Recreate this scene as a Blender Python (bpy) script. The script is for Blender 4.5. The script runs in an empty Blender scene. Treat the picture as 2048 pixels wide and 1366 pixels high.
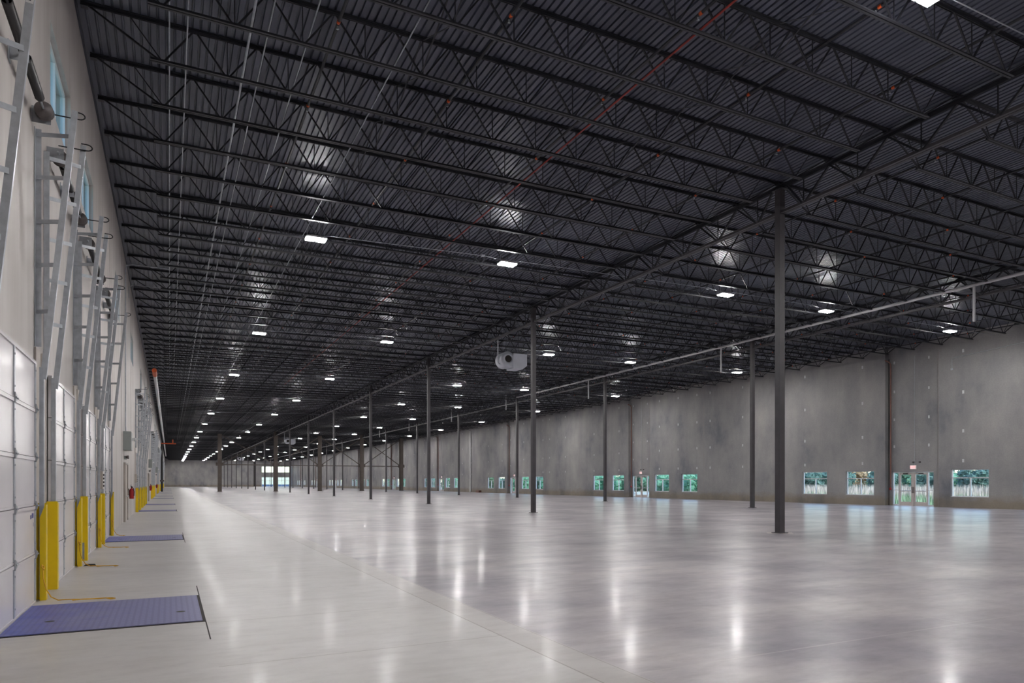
import bpy, math, random
from mathutils import Vector, Matrix
random.seed(7)
sc = bpy.context.scene
C = sc.collection
R = math.radians

# ------------------------------------------------------------------ camera
cam = bpy.data.cameras.new('camera')
cam.sensor_width = 36.0
cam.lens = 1370.0 / 2048.0 * 36.0
cam.shift_y = (965.2 - 683.0) / 2048.0
cam.clip_end = 800.0
cam_o = bpy.data.objects.new('camera', cam)
C.objects.link(cam_o)
cam_o.location = (0.0, 0.0, 1.5405)
cam_o.rotation_euler = (R(90), 0, -0.4637)
sc.camera = cam_o

# ------------------------------------------------------------------ world: daylight sky
w = bpy.data.worlds.new('sky')
sc.world = w
w.use_nodes = True
nt = w.node_tree
bg = nt.nodes['Background']
sky = nt.nodes.new('ShaderNodeTexSky')
sky.sky_type = 'NISHITA'
sky.sun_disc = False
sky.sun_elevation = R(38)
sky.sun_rotation = R(110)
sky.air_density = 1.0
sky.dust_density = 0.4
sky.ozone_density = 2.0
nt.links.new(sky.outputs[0], bg.inputs[0])
bg.inputs[1].default_value = 0.34

# hazy sun behind the viewer, in line with the hall: it lights the meadow and the trees
sun = bpy.data.lights.new('sun', 'SUN'); sun.energy = 3.4; sun.angle = R(6); sun.color = (1.0, 0.96, 0.90)
sun_o = bpy.data.objects.new('sun', sun); C.objects.link(sun_o)
sun_o.rotation_euler = Vector((0.0, 0.80, -0.60)).to_track_quat('-Z', 'Y').to_euler()
LAMP = 330.0           # radiance of the high-bay lenses
vs = sc.view_settings
vs.view_transform = 'Standard'
vs.look = 'None'
vs.exposure = 0.38
vs.gamma = 1.0
vs.use_curve_mapping = False

# ------------------------------------------------------------------ the building grid (metres)
B = 15.85              # column bay along Y
J = B / 9.0            # joist spacing
Y1 = 15.06             # first column of the near row
XL, X1, X2, XR = -1.6, 16.68, 31.9, 43.37
XLM = XL + 0.003     # fittings stand just clear of the dock wall
REC = 0.3              # depth of the door recesses in the right wall
YB, YF = -48.0, 284.0  # back wall, far wall
ZTOP = 11.1

def interp(x, pts):
    if x <= pts[0][0]: return pts[0][1]
    for (a, za), (b, zb) in zip(pts, pts[1:]):
        if x <= b: return za + (zb - za) * (x - a) / (b - a)
    return pts[-1][1]
DECK = [(-1.6, 10.55), (X1, 10.70), (X2, 10.80), (XR + REC, 10.72)]
def zd(x): return interp(x, DECK)
def zlight(x): return interp(x, [(4.3, 9.5), (11.3, 9.68), (22.1, 9.85), (38.5, 9.86)])

ORD = 'first second third fourth fifth sixth seventh eighth ninth tenth eleventh twelfth thirteenth fourteenth fifteenth sixteenth seventeenth eighteenth nineteenth twentieth'.split()
def ordw(n):                       # 1 -> first
    return ORD[n - 1] if n <= 20 else 'twenty-' + ORD[n - 21]

# ------------------------------------------------------------------ helpers
class MB:
    def __init__(s): s.v, s.f, s.m, s.sm = [], [], [], []
    def add(s, vs_, fs, mi=0, smooth=False):
        o = len(s.v); s.v += [tuple(v) for v in vs_]
        for f in fs:
            s.f.append([i + o for i in f]); s.m.append(mi); s.sm.append(smooth)
    def box(s, x0, x1, y0, y1, z0, z1, mi=0):
        s.add([(x0, y0, z0), (x1, y0, z0), (x1, y1, z0), (x0, y1, z0), (x0, y0, z1), (x1, y0, z1), (x1, y1, z1), (x0, y1, z1)],
              [(0, 3, 2, 1), (4, 5, 6, 7), (0, 1, 5, 4), (1, 2, 6, 5), (2, 3, 7, 6), (3, 0, 4, 7)], mi)
    def bar(s, p, q, a, b=None, mi=0, up=(0, 0, 1)):
        b = a if b is None else b
        p, q = Vector(p), Vector(q); d = (q - p).normalized()
        u = Vector(up)
        if abs(d.dot(u)) > 0.98: u = Vector((1, 0, 0))
        sd = d.cross(u).normalized(); u = sd.cross(d)
        vs_ = []
        for c in (p, q):
            for i, j in ((-1, -1), (1, -1), (1, 1), (-1, 1)):
                vs_.append(c + sd * (i * a / 2) + u * (j * b / 2))
        s.add(vs_, [(0, 1, 2, 3), (7, 6, 5, 4), (0, 4, 5, 1), (1, 5, 6, 2), (2, 6, 7, 3), (3, 7, 4, 0)], mi)
    def tube(s, pts, r, n=8, mi=0, cap=True):
        pts = [Vector(p) for p in pts]; rings = []
        u = None
        for i, p in enumerate(pts):
            d = (pts[min(i + 1, len(pts) - 1)] - pts[max(i - 1, 0)]).normalized()
            if u is None:
                u = Vector((0, 0, 1)) if abs(d.z) < 0.9 else Vector((1, 0, 0))
            u = (u - d * u.dot(d)).normalized(); v = d.cross(u)
            rr = r[i] if isinstance(r, (list, tuple)) else r
            rings.append([p + (u * math.cos(2 * math.pi * k / n) + v * math.sin(2 * math.pi * k / n)) * rr for k in range(n)])
        vs_ = [x for ring in rings for x in ring]; fs = []
        for i in range(len(pts) - 1):
            for k in range(n):
                a, b = i * n + k, i * n + (k + 1) % n
                fs.append((a, b, b + n, a + n))
        s.add(vs_, fs, mi, True)
        if cap:
            s.add(rings[0], [tuple(range(n))[::-1]], mi); s.add(rings[-1], [tuple(range(n))], mi)
    def lathe(s, prof, c, axis='z', n=14, mi=0):
        c = Vector(c); vs_ = []
        for r, h in prof:
            for k in range(n):
                a = 2 * math.pi * k / n; x, y = r * math.cos(a), r * math.sin(a)
                vs_.append(c + Vector({'z': (x, y, h), 'y': (x, h, y), 'x': (h, x, y)}[axis]))
        fs = []
        for i in range(len(prof) - 1):
            for k in range(n):
                a, b = i * n + k, i * n + (k + 1) % n
                fs.append((a, b, b + n, a + n) if axis != 'y' else (a, a + n, b + n, b))
        s.add(vs_, fs, mi, True)
    def prism(s, poly, axis, lo, hi, mi=0):
        # poly: list of 2D points; axis = extrude axis
        n = len(poly); vs_ = []
        for h in (lo, hi):
            for a, b in poly:
                vs_.append({'x': (h, a, b), 'y': (a, h, b), 'z': (a, b, h)}[axis])
        fs = [tuple(range(n))[::-1], tuple(range(n, 2 * n))] + [(i, (i + 1) % n, (i + 1) % n + n, i + n) for i in range(n)]
        s.add(vs_, fs, mi)
    def mesh(s, name, mats):
        me = bpy.data.meshes.new(name)
        me.from_pydata(s.v, [], s.f)
        for m in (mats if isinstance(mats, (list, tuple)) else [mats]): me.materials.append(m)
        me.polygons.foreach_set('material_index', s.m)
        me.polygons.foreach_set('use_smooth', s.sm)
        me.update()
        return me
    def build(s, name, mats, parent=None, loc=None):
        return link(name, s.mesh(name, mats), parent, loc)

def link(name, me, parent=None, loc=None):
    o = bpy.data.objects.new(name, me); C.objects.link(o)
    if parent: o.parent = parent
    if loc: o.location = loc
    return o
def tag(o, label=None, cat=None, group=None, kind=None):
    if label: o['label'] = label
    if cat: o['category'] = cat
    if group: o['group'] = group
    if kind: o['kind'] = kind
    elif cat: o['kind'] = 'thing'
    return o
def thing(name, label, cat, loc=(0, 0, 0), rot=(0, 0, 0), group=None):
    o = bpy.data.objects.new(name, None); C.objects.link(o)
    o.empty_display_size = 0.1
    o.location = loc; o.rotation_euler = rot
    return tag(o, label, cat, group)
def struct(name, mb, mats, label=None, parent=None):
    o = mb.build(name, mats, parent)
    o['kind'] = 'structure'
    if label: o['label'] = label
    return o
def copy_tree(o, parent=None):
    c = o.copy(); C.objects.link(c); c.parent = parent
    for ch in list(o.children): copy_tree(ch, c)
    return c
def dup(o, loc, label, rot=None, scale=None):
    c = copy_tree(o); c.location = loc
    if rot: c.rotation_euler = rot
    if scale: c.scale = scale
    c['label'] = label
    return c

# ------------------------------------------------------------------ materials
def newmat(name):
    m = bpy.data.materials.new(name); m.use_nodes = True
    n = m.node_tree.nodes; return m, m.node_tree, n['Principled BSDF']
def srgb(r, g, b):
    f = lambda c: (c / 255 / 12.92) if c / 255 <= 0.04045 else ((c / 255 + 0.055) / 1.055) ** 2.4
    return (f(r), f(g), f(b), 1)
def N(t, kind, **kw):
    n = t.nodes.new(kind)
    for k, v in kw.items(): setattr(n, k, v)
    return n
def coords(t, scale=(1, 1, 1)):
    tc = N(t, 'ShaderNodeTexCoord'); mp = N(t, 'ShaderNodeMapping')
    mp.inputs['Scale'].default_value = scale
    t.links.new(tc.outputs['Object'], mp.inputs[0]); return mp.outputs[0]
def noise(t, vec, scale, detail=4, rough=0.55):
    n = N(t, 'ShaderNodeTexNoise'); n.inputs['Scale'].default_value = scale
    n.inputs['Detail'].default_value = detail; n.inputs['Roughness'].default_value = rough
    t.links.new(vec, n.inputs['Vector']); return n.outputs['Fac']
def ramp(t, fac, stops):
    r = N(t, 'ShaderNodeValToRGB'); e = r.color_ramp.elements
    while len(e) < len(stops): e.new(0.5)
    for el, (p, c) in zip(e, stops):
        el.position = p; el.color = c if len(c) == 4 else (*c, 1)
    t.links.new(fac, r.inputs[0]); return r.outputs[0]
def mix(t, fac, a, b, mode='MIX'):
    m = N(t, 'ShaderNodeMix', data_type='RGBA', blend_type=mode)
    for sock, v in ((m.inputs[0], fac), (m.inputs[6], a), (m.inputs[7], b)):
        if hasattr(v, 'links') or hasattr(v, 'is_linked'): t.links.new(v, sock)
        else: sock.default_value = v
    return m.outputs[2]
def math_(t, op, a, b=0.0, c=None):
    m = N(t, 'ShaderNodeMath', operation=op)
    for sock, v in zip(m.inputs, (a, b) if c is None else (a, b, c)):
        if hasattr(v, 'is_linked'): t.links.new(v, sock)
        else: sock.default_value = v
    return m.outputs[0]
def bump(t, p, h, strength, dist=0.01):
    b = N(t, 'ShaderNodeBump'); b.inputs['Strength'].default_value = strength; b.inputs['Distance'].default_value = dist
    t.links.new(h, b.inputs['Height']); t.links.new(b.outputs[0], p.inputs['Normal'])
def paint(name, col, rough=0.5, metal=0.0, var=0.12, vscale=3.0, spec=0.5):
    m, t, p = newmat(name)
    v = noise(t, coords(t), vscale)
    c = (col[0], col[1], col[2], 1)
    lo = tuple(x * (1 - var) for x in col[:3]) + (1,); hi = tuple(min(1, x * (1 + var)) for x in col[:3]) + (1,)
    t.links.new(ramp(t, v, [(0.3, lo), (0.7, hi)]), p.inputs['Base Color'])
    p.inputs['Roughness'].default_value = rough; p.inputs['Metallic'].default_value = metal
    p.inputs['Specular IOR Level'].default_value = spec
    return m

M = {}
M['black_steel'] = paint('black painted steel', srgb(36, 37, 43), 0.42, var=0.2)
M['grey_steel'] = paint('dark grey painted steel', srgb(68, 65, 69), 0.45, var=0.15)
M['brace_steel'] = paint('weathered dark steel', srgb(84, 76, 70), 0.6, var=0.15, vscale=1.2)
M['galv'] = paint('galvanised steel', srgb(182, 187, 193), 0.36, 0.3, 0.14, 9)
M['galv_dark'] = paint('dull galvanised steel', srgb(150, 153, 157), 0.5, 0.3, 0.15, 9)
M['iron'] = paint('dark cast iron', srgb(98, 92, 92), 0.55, 0.3)
M['black'] = paint('black rubber', srgb(26, 25, 26), 0.5)
M['spring'] = paint('black oiled spring steel', srgb(26, 25, 27), 0.38)
M['yellow'] = paint('yellow safety paint', srgb(240, 204, 4), 0.4, var=0.06)
M['orange'] = paint('orange coupling paint', srgb(214, 88, 34), 0.5)
M['red'] = paint('red paint', srgb(168, 30, 34), 0.4)
M['redpipe'] = paint('dark red pipe paint', srgb(150, 52, 44), 0.5)
M['white'] = paint('white paint', srgb(226, 226, 226), 0.35, var=0.04)
M['pvc'] = paint('white pipe', srgb(214, 214, 216), 0.4, var=0.05)
M['door_white'] = paint('white door panel', srgb(236, 231, 233), 0.24, var=0.04, vscale=1.5)
M['alu'] = paint('white aluminium frame', srgb(226, 226, 228), 0.4, var=0.04)
M['door_tan'] = paint('pale door frame', srgb(206, 196, 190), 0.4, var=0.05)
M['grey_box'] = paint('grey enamel', srgb(150, 156, 154), 0.4, var=0.06)
M['heater'] = paint('pale grey enamel', srgb(200, 204, 214), 0.35, var=0.06)
M['brown'] = paint('brown pipe paint', srgb(122, 84, 74), 0.5)
M['tanrope'] = paint('yellow rope', srgb(222, 168, 44), 0.7)
M['sealant'] = paint('joint sealant', srgb(150, 142, 138), 0.7)
M['gap'] = paint('dark joint', srgb(52, 48, 46), 0.8)
M['patch'] = paint('white grout', srgb(205, 206, 208), 0.8)
M['jamb'] = paint('pale door jamb', srgb(196, 188, 180), 0.6, var=0.06)
M['grey_post'] = paint('taupe frame paint', srgb(165, 158, 150), 0.5)
M['ink'] = paint('printed ink', srgb(34, 36, 60), 0.6)
M['skid'] = paint('blue sticker', srgb(60, 62, 128), 0.5)

# left wall: pale painted concrete with vertical roller streaks
m, t, p = newmat('painted concrete'); M['wall_paint'] = m
v1 = noise(t, coords(t, (1, 1, 0.12)), 2.2, 5); v2 = noise(t, coords(t), 0.35, 4)
c1 = ramp(t, v1, [(0.3, srgb(192, 185, 180)), (0.7, srgb(214, 208, 204))])
c2 = ramp(t, v2, [(0.3, (0.86, 0.85, 0.84)), (0.7, (1.0, 1.0, 1.0))])
t.links.new(mix(t, 1.0, c1, c2, 'MULTIPLY'), p.inputs['Base Color'])
p.inputs['Roughness'].default_value = 0.5
bump(t, p, noise(t, coords(t), 40, 3), 0.15, 0.004)

# right and far walls: bare tilt-up concrete, cloudy, brown dirt line at the foot
m, t, p = newmat('bare concrete'); M['concrete'] = m
n1 = noise(t, coords(t, (1, 1, 0.7)), 0.32, 7, 0.6); n2 = noise(t, coords(t, (1, 1, 0.18)), 1.1, 5); n3 = noise(t, coords(t), 14, 3)
c1 = ramp(t, n1, [(0.30, srgb(112, 114, 122)), (0.46, srgb(146, 145, 146)), (0.72, srgb(170, 168, 165))])
c2 = ramp(t, n2, [(0.3, (0.88, 0.88, 0.90)), (0.7, (1.04, 1.03, 1.02))])
c3 = ramp(t, n3, [(0.3, (0.92, 0.92, 0.92)), (0.7, (1.03, 1.03, 1.03))])
c = mix(t, 1.0, mix(t, 1.0, c1, c2, 'MULTIPLY'), c3, 'MULTIPLY')
sx = N(t, 'ShaderNodeSeparateXYZ'); t.links.new(N(t, 'ShaderNodeTexCoord').outputs['Object'], sx.inputs[0])
hz = math_(t, 'ADD', sx.outputs[2], math_(t, 'MULTIPLY', noise(t, coords(t, (1, 1, 2)), 1.3, 4), -0.7))
foot = ramp(t, hz, [(-0.0, (0.8, 0.8, 0.8)), (0.5, (0, 0, 0))])
c = mix(t, foot, c, mix(t, 1.0, c, srgb(232, 216, 190), 'MULTIPLY'))
t.links.new(c, p.inputs['Base Color'])
p.inputs['Roughness'].default_value = 0.65
bump(t, p, n3, 0.2, 0.004)

# floor: polished slab; pale dock apron, darker burnished main slab, saw cuts
m, t, p = newmat('polished concrete'); M['floor'] = m
tc = N(t, 'ShaderNodeTexCoord'); sx = N(t, 'ShaderNodeSeparateXYZ'); t.links.new(tc.outputs['Object'], sx.inputs[0])
X, Y = sx.outputs[0], sx.outputs[1]
a1 = noise(t, coords(t, (1, 0.55, 1)), 0.28, 6, 0.62); a2 = noise(t, coords(t, (0.5, 1.6, 1)), 1.1, 4, 0.55); a3 = noise(t, coords(t), 9, 4)
swirl = noise(t, coords(t, (0.7, 1.3, 1)), 0.6, 6, 0.62)
main = ramp(t, a1, [(0.32, srgb(158, 152, 158)), (0.5, srgb(190, 184, 186)), (0.68, srgb(210, 203, 203))])
main = mix(t, 1.0, main, ramp(t, a2, [(0.3, (0.82, 0.82, 0.86)), (0.65, (1.06, 1.05, 1.04))]), 'MULTIPLY')
main = mix(t, 1.0, main, ramp(t, swirl, [(0.36, (0.66, 0.65, 0.71)), (0.58, (1, 1, 1))]), 'MULTIPLY')
apron = ramp(t, a1, [(0.3, srgb(194, 191, 190)), (0.7, srgb(211, 208, 207))])
apron = mix(t, 1.0, apron, ramp(t, a2, [(0.25, (0.90, 0.89, 0.88)), (0.7, (1.03, 1.03, 1.03))]), 'MULTIPLY')
fine = noise(t, coords(t, (0.6, 1.5, 1)), 4.5, 6, 0.65)
finec = ramp(t, fine, [(0.34, (0.86, 0.85, 0.86)), (0.55, (1.02, 1.02, 1.02))])
main = mix(t, 1.0, main, finec, 'MULTIPLY'); apron = mix(t, 0.6, apron, mix(t, 1.0, apron, finec, 'MULTIPLY'))
strip = mix(t, 1.0, apron, (0.92, 0.905, 0.90, 1), 'MULTIPLY')
e1 = math_(t, 'GREATER_THAN', X, 2.985); e2 = math_(t, 'GREATER_THAN', X, 3.34)
col = mix(t, e1, apron, strip); col = mix(t, e2, col, main)
def line_at(coord, pos, wdt): return math_(t, 'LESS_THAN', math_(t, 'ABSOLUTE', math_(t, 'SUBTRACT', coord, pos)), wdt)
def line_every(coord, off, step, wdt):
    a = math_(t, 'ADD', math_(t, 'SUBTRACT', coord, off), step / 2)
    return math_(t, 'LESS_THAN', math_(t, 'ABSOLUTE', math_(t, 'SUBTRACT', math_(t, 'FLOORED_MODULO', a, step), step / 2)), wdt)
dk = math_(t, 'MAXIMUM', line_at(X, 2.985, 0.008), line_at(X, 3.34, 0.006))
cuts = math_(t, 'MAXIMUM', line_every(Y, 8.22, 4.05, 0.006), line_every(Y, 10.27, 4.05, 0.006))
cuts = math_(t, 'MULTIPLY', cuts, math_(t, 'MULTIPLY', math_(t, 'LESS_THAN', X, 2.985), math_(t, 'GREATER_THAN', X, 0.37)))
dk = math_(t, 'MAXIMUM', dk, cuts)
col = mix(t, math_(t, 'MULTIPLY', dk, 0.5), col, srgb(110, 98, 88))
lt = math_(t, 'MAXIMUM', line_every(X, 3.35, 4.44, 0.012), line_every(Y, Y1, B / 3, 0.012))
lt = math_(t, 'MULTIPLY', lt, e2)
col = mix(t, math_(t, 'MULTIPLY', lt, 0.35), col, srgb(205, 200, 198))
t.links.new(col, p.inputs['Base Color'])
rg = ramp(t, noise(t, coords(t, (0.7, 1.2, 1)), 0.9, 3), [(0.3, (0.284, 0.284, 0.284)), (0.7, (0.36, 0.36, 0.36))])
rap = math_(t, 'ADD', rg, math_(t, 'MULTIPLY', math_(t, 'SUBTRACT', 1.0, e2), 0.08))
t.links.new(rap, p.inputs['Roughness'])
p.inputs['IOR'].default_value = 1.5; p.inputs['Specular IOR Level'].default_value = 0.5
t.links.new(math_(t, 'ADD', 0.05, math_(t, 'MULTIPLY', e2, 0.08)), p.inputs['Coat Weight']); p.inputs['Coat Roughness'].default_value = 0.12; p.inputs['Coat IOR'].default_value = 1.5
bump(t, p, noise(t, coords(t, (1, 1, 1)), 3.0, 4), 0.06, 0.01)

# roof deck: satin black ribbed steel
m, t, p = newmat('black roof deck'); M['deck'] = m
v = noise(t, coords(t, (3, 0.4, 1)), 1.2, 4)
t.links.new(ramp(t, v, [(0.3, srgb(64, 68, 82)), (0.7, srgb(80, 84, 99))]), p.inputs['Base Color'])
p.inputs['Roughness'].default_value = 0.34

# leveller plate: scuffed blue tread plate
m, t, p = newmat('blue tread plate'); M['leveller'] = m
s1 = noise(t, coords(t, (1, 1, 1)), 2.0, 6, 0.65)
sx = N(t, 'ShaderNodeSeparateXYZ'); t.links.new(N(t, 'ShaderNodeTexCoord').outputs['Object'], sx.inputs[0])
worn = ramp(t, math_(t, 'ADD', math_(t, 'MULTIPLY', sx.outputs[0], 0.35), math_(t, 'MULTIPLY', s1, 0.8)), [(0.35, (0, 0, 0)), (0.75, (1, 1, 1))])
col = mix(t, worn, srgb(84, 96, 186), srgb(136, 136, 178))
tr = math_(t, 'MULTIPLY', math_(t, 'GREATER_THAN', math_(t, 'FRACT', math_(t, 'MULTIPLY', sx.outputs[0], 16.0)), 0.62), 1.0)
tr2 = math_(t, 'GREATER_THAN', math_(t, 'FRACT', math_(t, 'MULTIPLY', sx.outputs[1], 16.0)), 0.62)
tread = math_(t, 'MAXIMUM', tr, tr2)
col = mix(t, math_(t, 'MULTIPLY', tread, 0.28), col, srgb(50, 54, 108))
t.links.new(col, p.inputs['Base Color'])
p.inputs['Roughness'].default_value = 0.45; p.inputs['Metallic'].default_value = 0.15
bump(t, p, tread, 0.35, 0.004)

# window glass: transparent with a fresnel-like reflection
def glassmat(name, tint):
    m = bpy.data.materials.new(name); m.use_nodes = True; t = m.node_tree
    for n in list(t.nodes): t.nodes.remove(n)
    out = N(t, 'ShaderNodeOutputMaterial'); mx = N(t, 'ShaderNodeMixShader'); lw = N(t, 'ShaderNodeLayerWeight'); lw.inputs[0].default_value = 0.5
    tr = N(t, 'ShaderNodeBsdfTransparent'); gl = N(t, 'ShaderNodeBsdfGlossy'); gl.inputs['Roughness'].default_value = 0.02
    tr.inputs[0].default_value = tint
    t.links.new(math_(t, 'ADD', 0.04, math_(t, 'MULTIPLY', 0.9, math_(t, 'POWER', lw.outputs[1], 5.0))), mx.inputs[0])
    t.links.new(tr.outputs[0], mx.inputs[1]); t.links.new(gl.outputs[0], mx.inputs[2])
    t.links.new(mx.outputs[0], out.inputs[0]); return m
M['glass'] = glassmat('clear glass', (0.90, 0.96, 0.98, 1))
M['glass_blue'] = glassmat('blue tinted glass', (0.72, 0.93, 0.995, 1))
M['glass_grey'] = glassmat('grey blue tinted glass', (0.62, 0.72, 0.82, 1))

def emit(name, col, s):
    m, t, p = newmat(name)
    p.inputs['Base Color'].default_value = (0.8, 0.8, 0.8, 1)
    p.inputs['Emission Color'].default_value = col; p.inputs['Emission Strength'].default_value = s
    return m
M['lamp'] = emit('lit lens', (1.0, 0.982, 0.968, 1), LAMP)
M['exit_face'] = emit('lit sign face', (1.0, 0.70, 0.68, 1), 0.35)
M['exit_red'] = emit('lit red letters', (1.0, 0.04, 0.06, 1), 0.9)

# outdoors
m, t, p = newmat('dry meadow'); M['meadow'] = m
v = noise(t, coords(t), 0.25, 6); v2 = noise(t, coords(t), 6, 5)
c = ramp(t, v, [(0.35, srgb(150, 160, 120)), (0.6, srgb(206, 192, 176))])
t.links.new(mix(t, 1.0, c, ramp(t, v2, [(0.3, (0.8, 0.8, 0.8)), (0.7, (1.1, 1.1, 1.1))]), 'MULTIPLY'), p.inputs['Base Color'])
p.inputs['Roughness'].default_value = 0.9
def leafmat(name, a, b):
    m, t, p = newmat(name)
    v = noise(t, coords(t), 2.2, 5)
    t.links.new(ramp(t, v, [(0.3, a), (0.7, b)]), p.inputs['Base Color'])
    p.inputs['Roughness'].default_value = 0.7
    return m
LEAF = [leafmat('dark green leaves', srgb(66, 104, 80), srgb(122, 156, 122)), leafmat('blue green leaves', srgb(66, 100, 98), srgb(122, 156, 138)),
        leafmat('autumn leaves', srgb(150, 130, 92), srgb(206, 176, 140)), leafmat('bright green leaves', srgb(84, 148, 116), srgb(140, 190, 158))]
M['bark'] = paint('bark', srgb(80, 66, 58), 0.9)
M['grass'] = leafmat('dry tall grass', srgb(178, 170, 150), srgb(232, 214, 206))
M['grass_green'] = leafmat('green tall grass', srgb(120, 156, 118), srgb(170, 190, 158))
M['roadtop'] = paint('pale road', srgb(206, 208, 214), 0.8)

# ================================================================== STRUCTURE
mb = MB(); mb.box(XL - 0.3, XR + 0.8, YB - 0.3, YF + 0.3, -0.2, 0.0)
floor = struct('floor', mb, M['floor'], 'polished grey concrete warehouse floor with paler dock apron')

# roof deck: ribs run along Y
def deck_mesh():
    mb = MB(); pitch = 0.152; x = XL - 0.1; pts = []
    while x < XR + 0.7:
        for dx, dz in ((0, 0), (0.1, 0), (0.112, 0.04), (0.14, 0.04)):
            pts.append((x + dx, zd(x + dx) + dz))
        x += pitch
    n = len(pts); v = []
    ys = [YB - 0.1, 30, 80, 160, YF + 0.1]
    for y in ys: v += [(a, y, b) for a, b in pts]
    f = []
    for r in range(len(ys) - 1):
        f += [(r * n + i, r * n + i + 1, r * n + n + i + 1, r * n + n + i) for i in range(n - 1)]
    mb.add(v, f)
    # roof insulation above closes the building
    mb.box(XL - 0.3, XR + 0.8, YB - 0.3, YF + 0.3, ZTOP, ZTOP + 0.2)
    return mb
struct('ceiling', deck_mesh(), M['deck'], 'black ribbed steel roof deck')

def wall_with_holes(mb, fixed, lo, hi, zlo, zhi, holes, axis='y', mi=0):
    """slab spanning fixed=(a,b) thickness; holes: (s0,s1,z0,z1) along the wall"""
    def bx(s0, s1, z0, z1):
        if s1 - s0 < 1e-4 or z1 - z0 < 1e-4: return
        if axis == 'y': mb.box(fixed[0], fixed[1], s0, s1, z0, z1, mi)
        else: mb.box(s0, s1, fixed[0], fixed[1], z0, z1, mi)
    cuts = sorted(set([lo, hi] + [h for q in holes for h in q[:2]]))
    for a, b in zip(cuts, cuts[1:]):
        zs = sorted([(q[2], q[3]) for q in holes if q[0] <= a + 1e-6 and q[1] >= b - 1e-6])
        z = zlo
        for z0, z1 in zs:
            bx(a, b, z, z0); z = z1
        bx(a, b, z, zhi)

# ---- dock groups along the left wall
PITCH = 4.05
GROUPS = [9.30, 42.2, 75.0, 108.0, 141.0, 174.0, 207.0]
DOCKS = [(g, i, y0 + PITCH * i) for g, y0 in enumerate(GROUPS) for i in range(4)]

CLER = [(12.3, 14.65), (16.4, 18.75), (25.9, 28.2), (36.0, 38.6), (47.4, 49.8), (58.5, 61.0), (69.5, 72.0), (91.5, 94.0), (102.5, 105.0), (124.5, 127.0)]
ZC = (7.25, 8.5)
mb = MB()
wall_with_holes(mb, (XL - 0.32, XL), YB, YF, 0.0, ZTOP, [(a, b, ZC[0], ZC[1]) for a, b in CLER])
for y in [6.0] + [k for g in GROUPS for k in (g + 14.3, g + 20.0, g + 27.0)]:       # panel joints
    mb.box(XL - 0.005, XL + 0.004, y - 0.012, y + 0.012, 0, 10.3, 1)
struct('wall_left', mb, [M['wall_paint'], M['sealant']], 'pale painted concrete dock wall')
for i, (a, b) in enumerate(CLER):
    mb = MB()
    for q in ((a, a + 0.05), (b - 0.05, b), ((a + b) / 2 - 0.025, (a + b) / 2 + 0.025)):
        mb.box(XL - 0.16, XL - 0.08, q[0], q[1], ZC[0], ZC[1])
    for q in ((ZC[0], ZC[0] + 0.05), (ZC[1] - 0.05, ZC[1])):
        mb.box(XL - 0.16, XL - 0.08, a, b, q[0], q[1])
    o = struct('window_%d' % (i + 1), mb, M['alu'], '%s clerestory window from the front, high on the dock wall' % ordw(i + 1))
    mb = MB(); mb.box(XL - 0.125, XL - 0.115, a + 0.05, b - 0.05, ZC[0] + 0.05, ZC[1] - 0.05)
    mb.build('pane', M['glass_blue'], o)
nwin = len(CLER)

# ---- right wall: groups of two windows, a recessed glazed double door, two windows
GD = [28.3 + 29.02 * i for i in range(9)]
WIN = [(6.5, 8.68), (2.72, 4.92), (-4.66, -2.45), (-8.65, -6.47)]
ZW = (0.66, 2.36)
holes = []; recs = []
for D in GD:
    for a, b in WIN:
        if D + b < YF - 2: holes.append((D + a, D + b, ZW[0], ZW[1]))
    recs.append((D - 1.66, D + 1.9))
mb = MB()
prev = YB
segs = []
for a, b in recs:
    segs.append((prev, a)); prev = b
segs.append((prev, YF))
for a, b in segs:
    wall_with_holes(mb, (XR, XR + 0.25), a, b, 0.0, ZTOP, [h for h in holes if h[0] >= a - 0.01 and h[1] <= b + 0.01])
for (a, b), D in zip(recs, GD):
    wall_with_holes(mb, (XR + REC, XR + REC + 0.25), a - 0.25, b + 0.25, 0.0, ZTOP, [(D - 1.2, D + 1.6, 0.0, 2.26)])
    mb.box(XR + 0.25, XR + REC, a - 0.25, a, 0, ZTOP); mb.box(XR + 0.25, XR + REC, b, b + 0.25, 0, ZTOP)
    mb.box(XR - 0.004, XR, a - 0.03, a, 0, 9.9, 1)
    mb.box(XR + REC - 0.004, XR + REC, b - 0.1, b - 0.04, 0, 9.9, 2)
    for y in (D + 11.55, D + 19.5):
        mb.box(XR - 0.004, XR, y - 0.012, y + 0.012, 0, 9.9, 1)
    # white grout patches over the lifting inserts
    for dy in (8.45, 3.6, -3.2, -8.6, 14.8, 18.7, -14.0 + 29.02 + 8):
        for z in (2.88, 4.7, 7.08, 9.6):
            mb.box(XR - 0.006, XR, D + dy - 0.06, D + dy + 0.06, z - 0.1, z + 0.1, 3)
    for dy in (1.45, -0.9):
        for z in (3.96, 5.77, 7.65, 9.6):
            mb.box(XR + REC - 0.006, XR + REC, D + dy - 0.05, D + dy + 0.05, z - 0.09, z + 0.09, 3)
struct('wall_right', mb, [M['concrete'], M['sealant'], M['gap'], M['patch']], 'bare grey tilt-up concrete wall with low windows')

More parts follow.
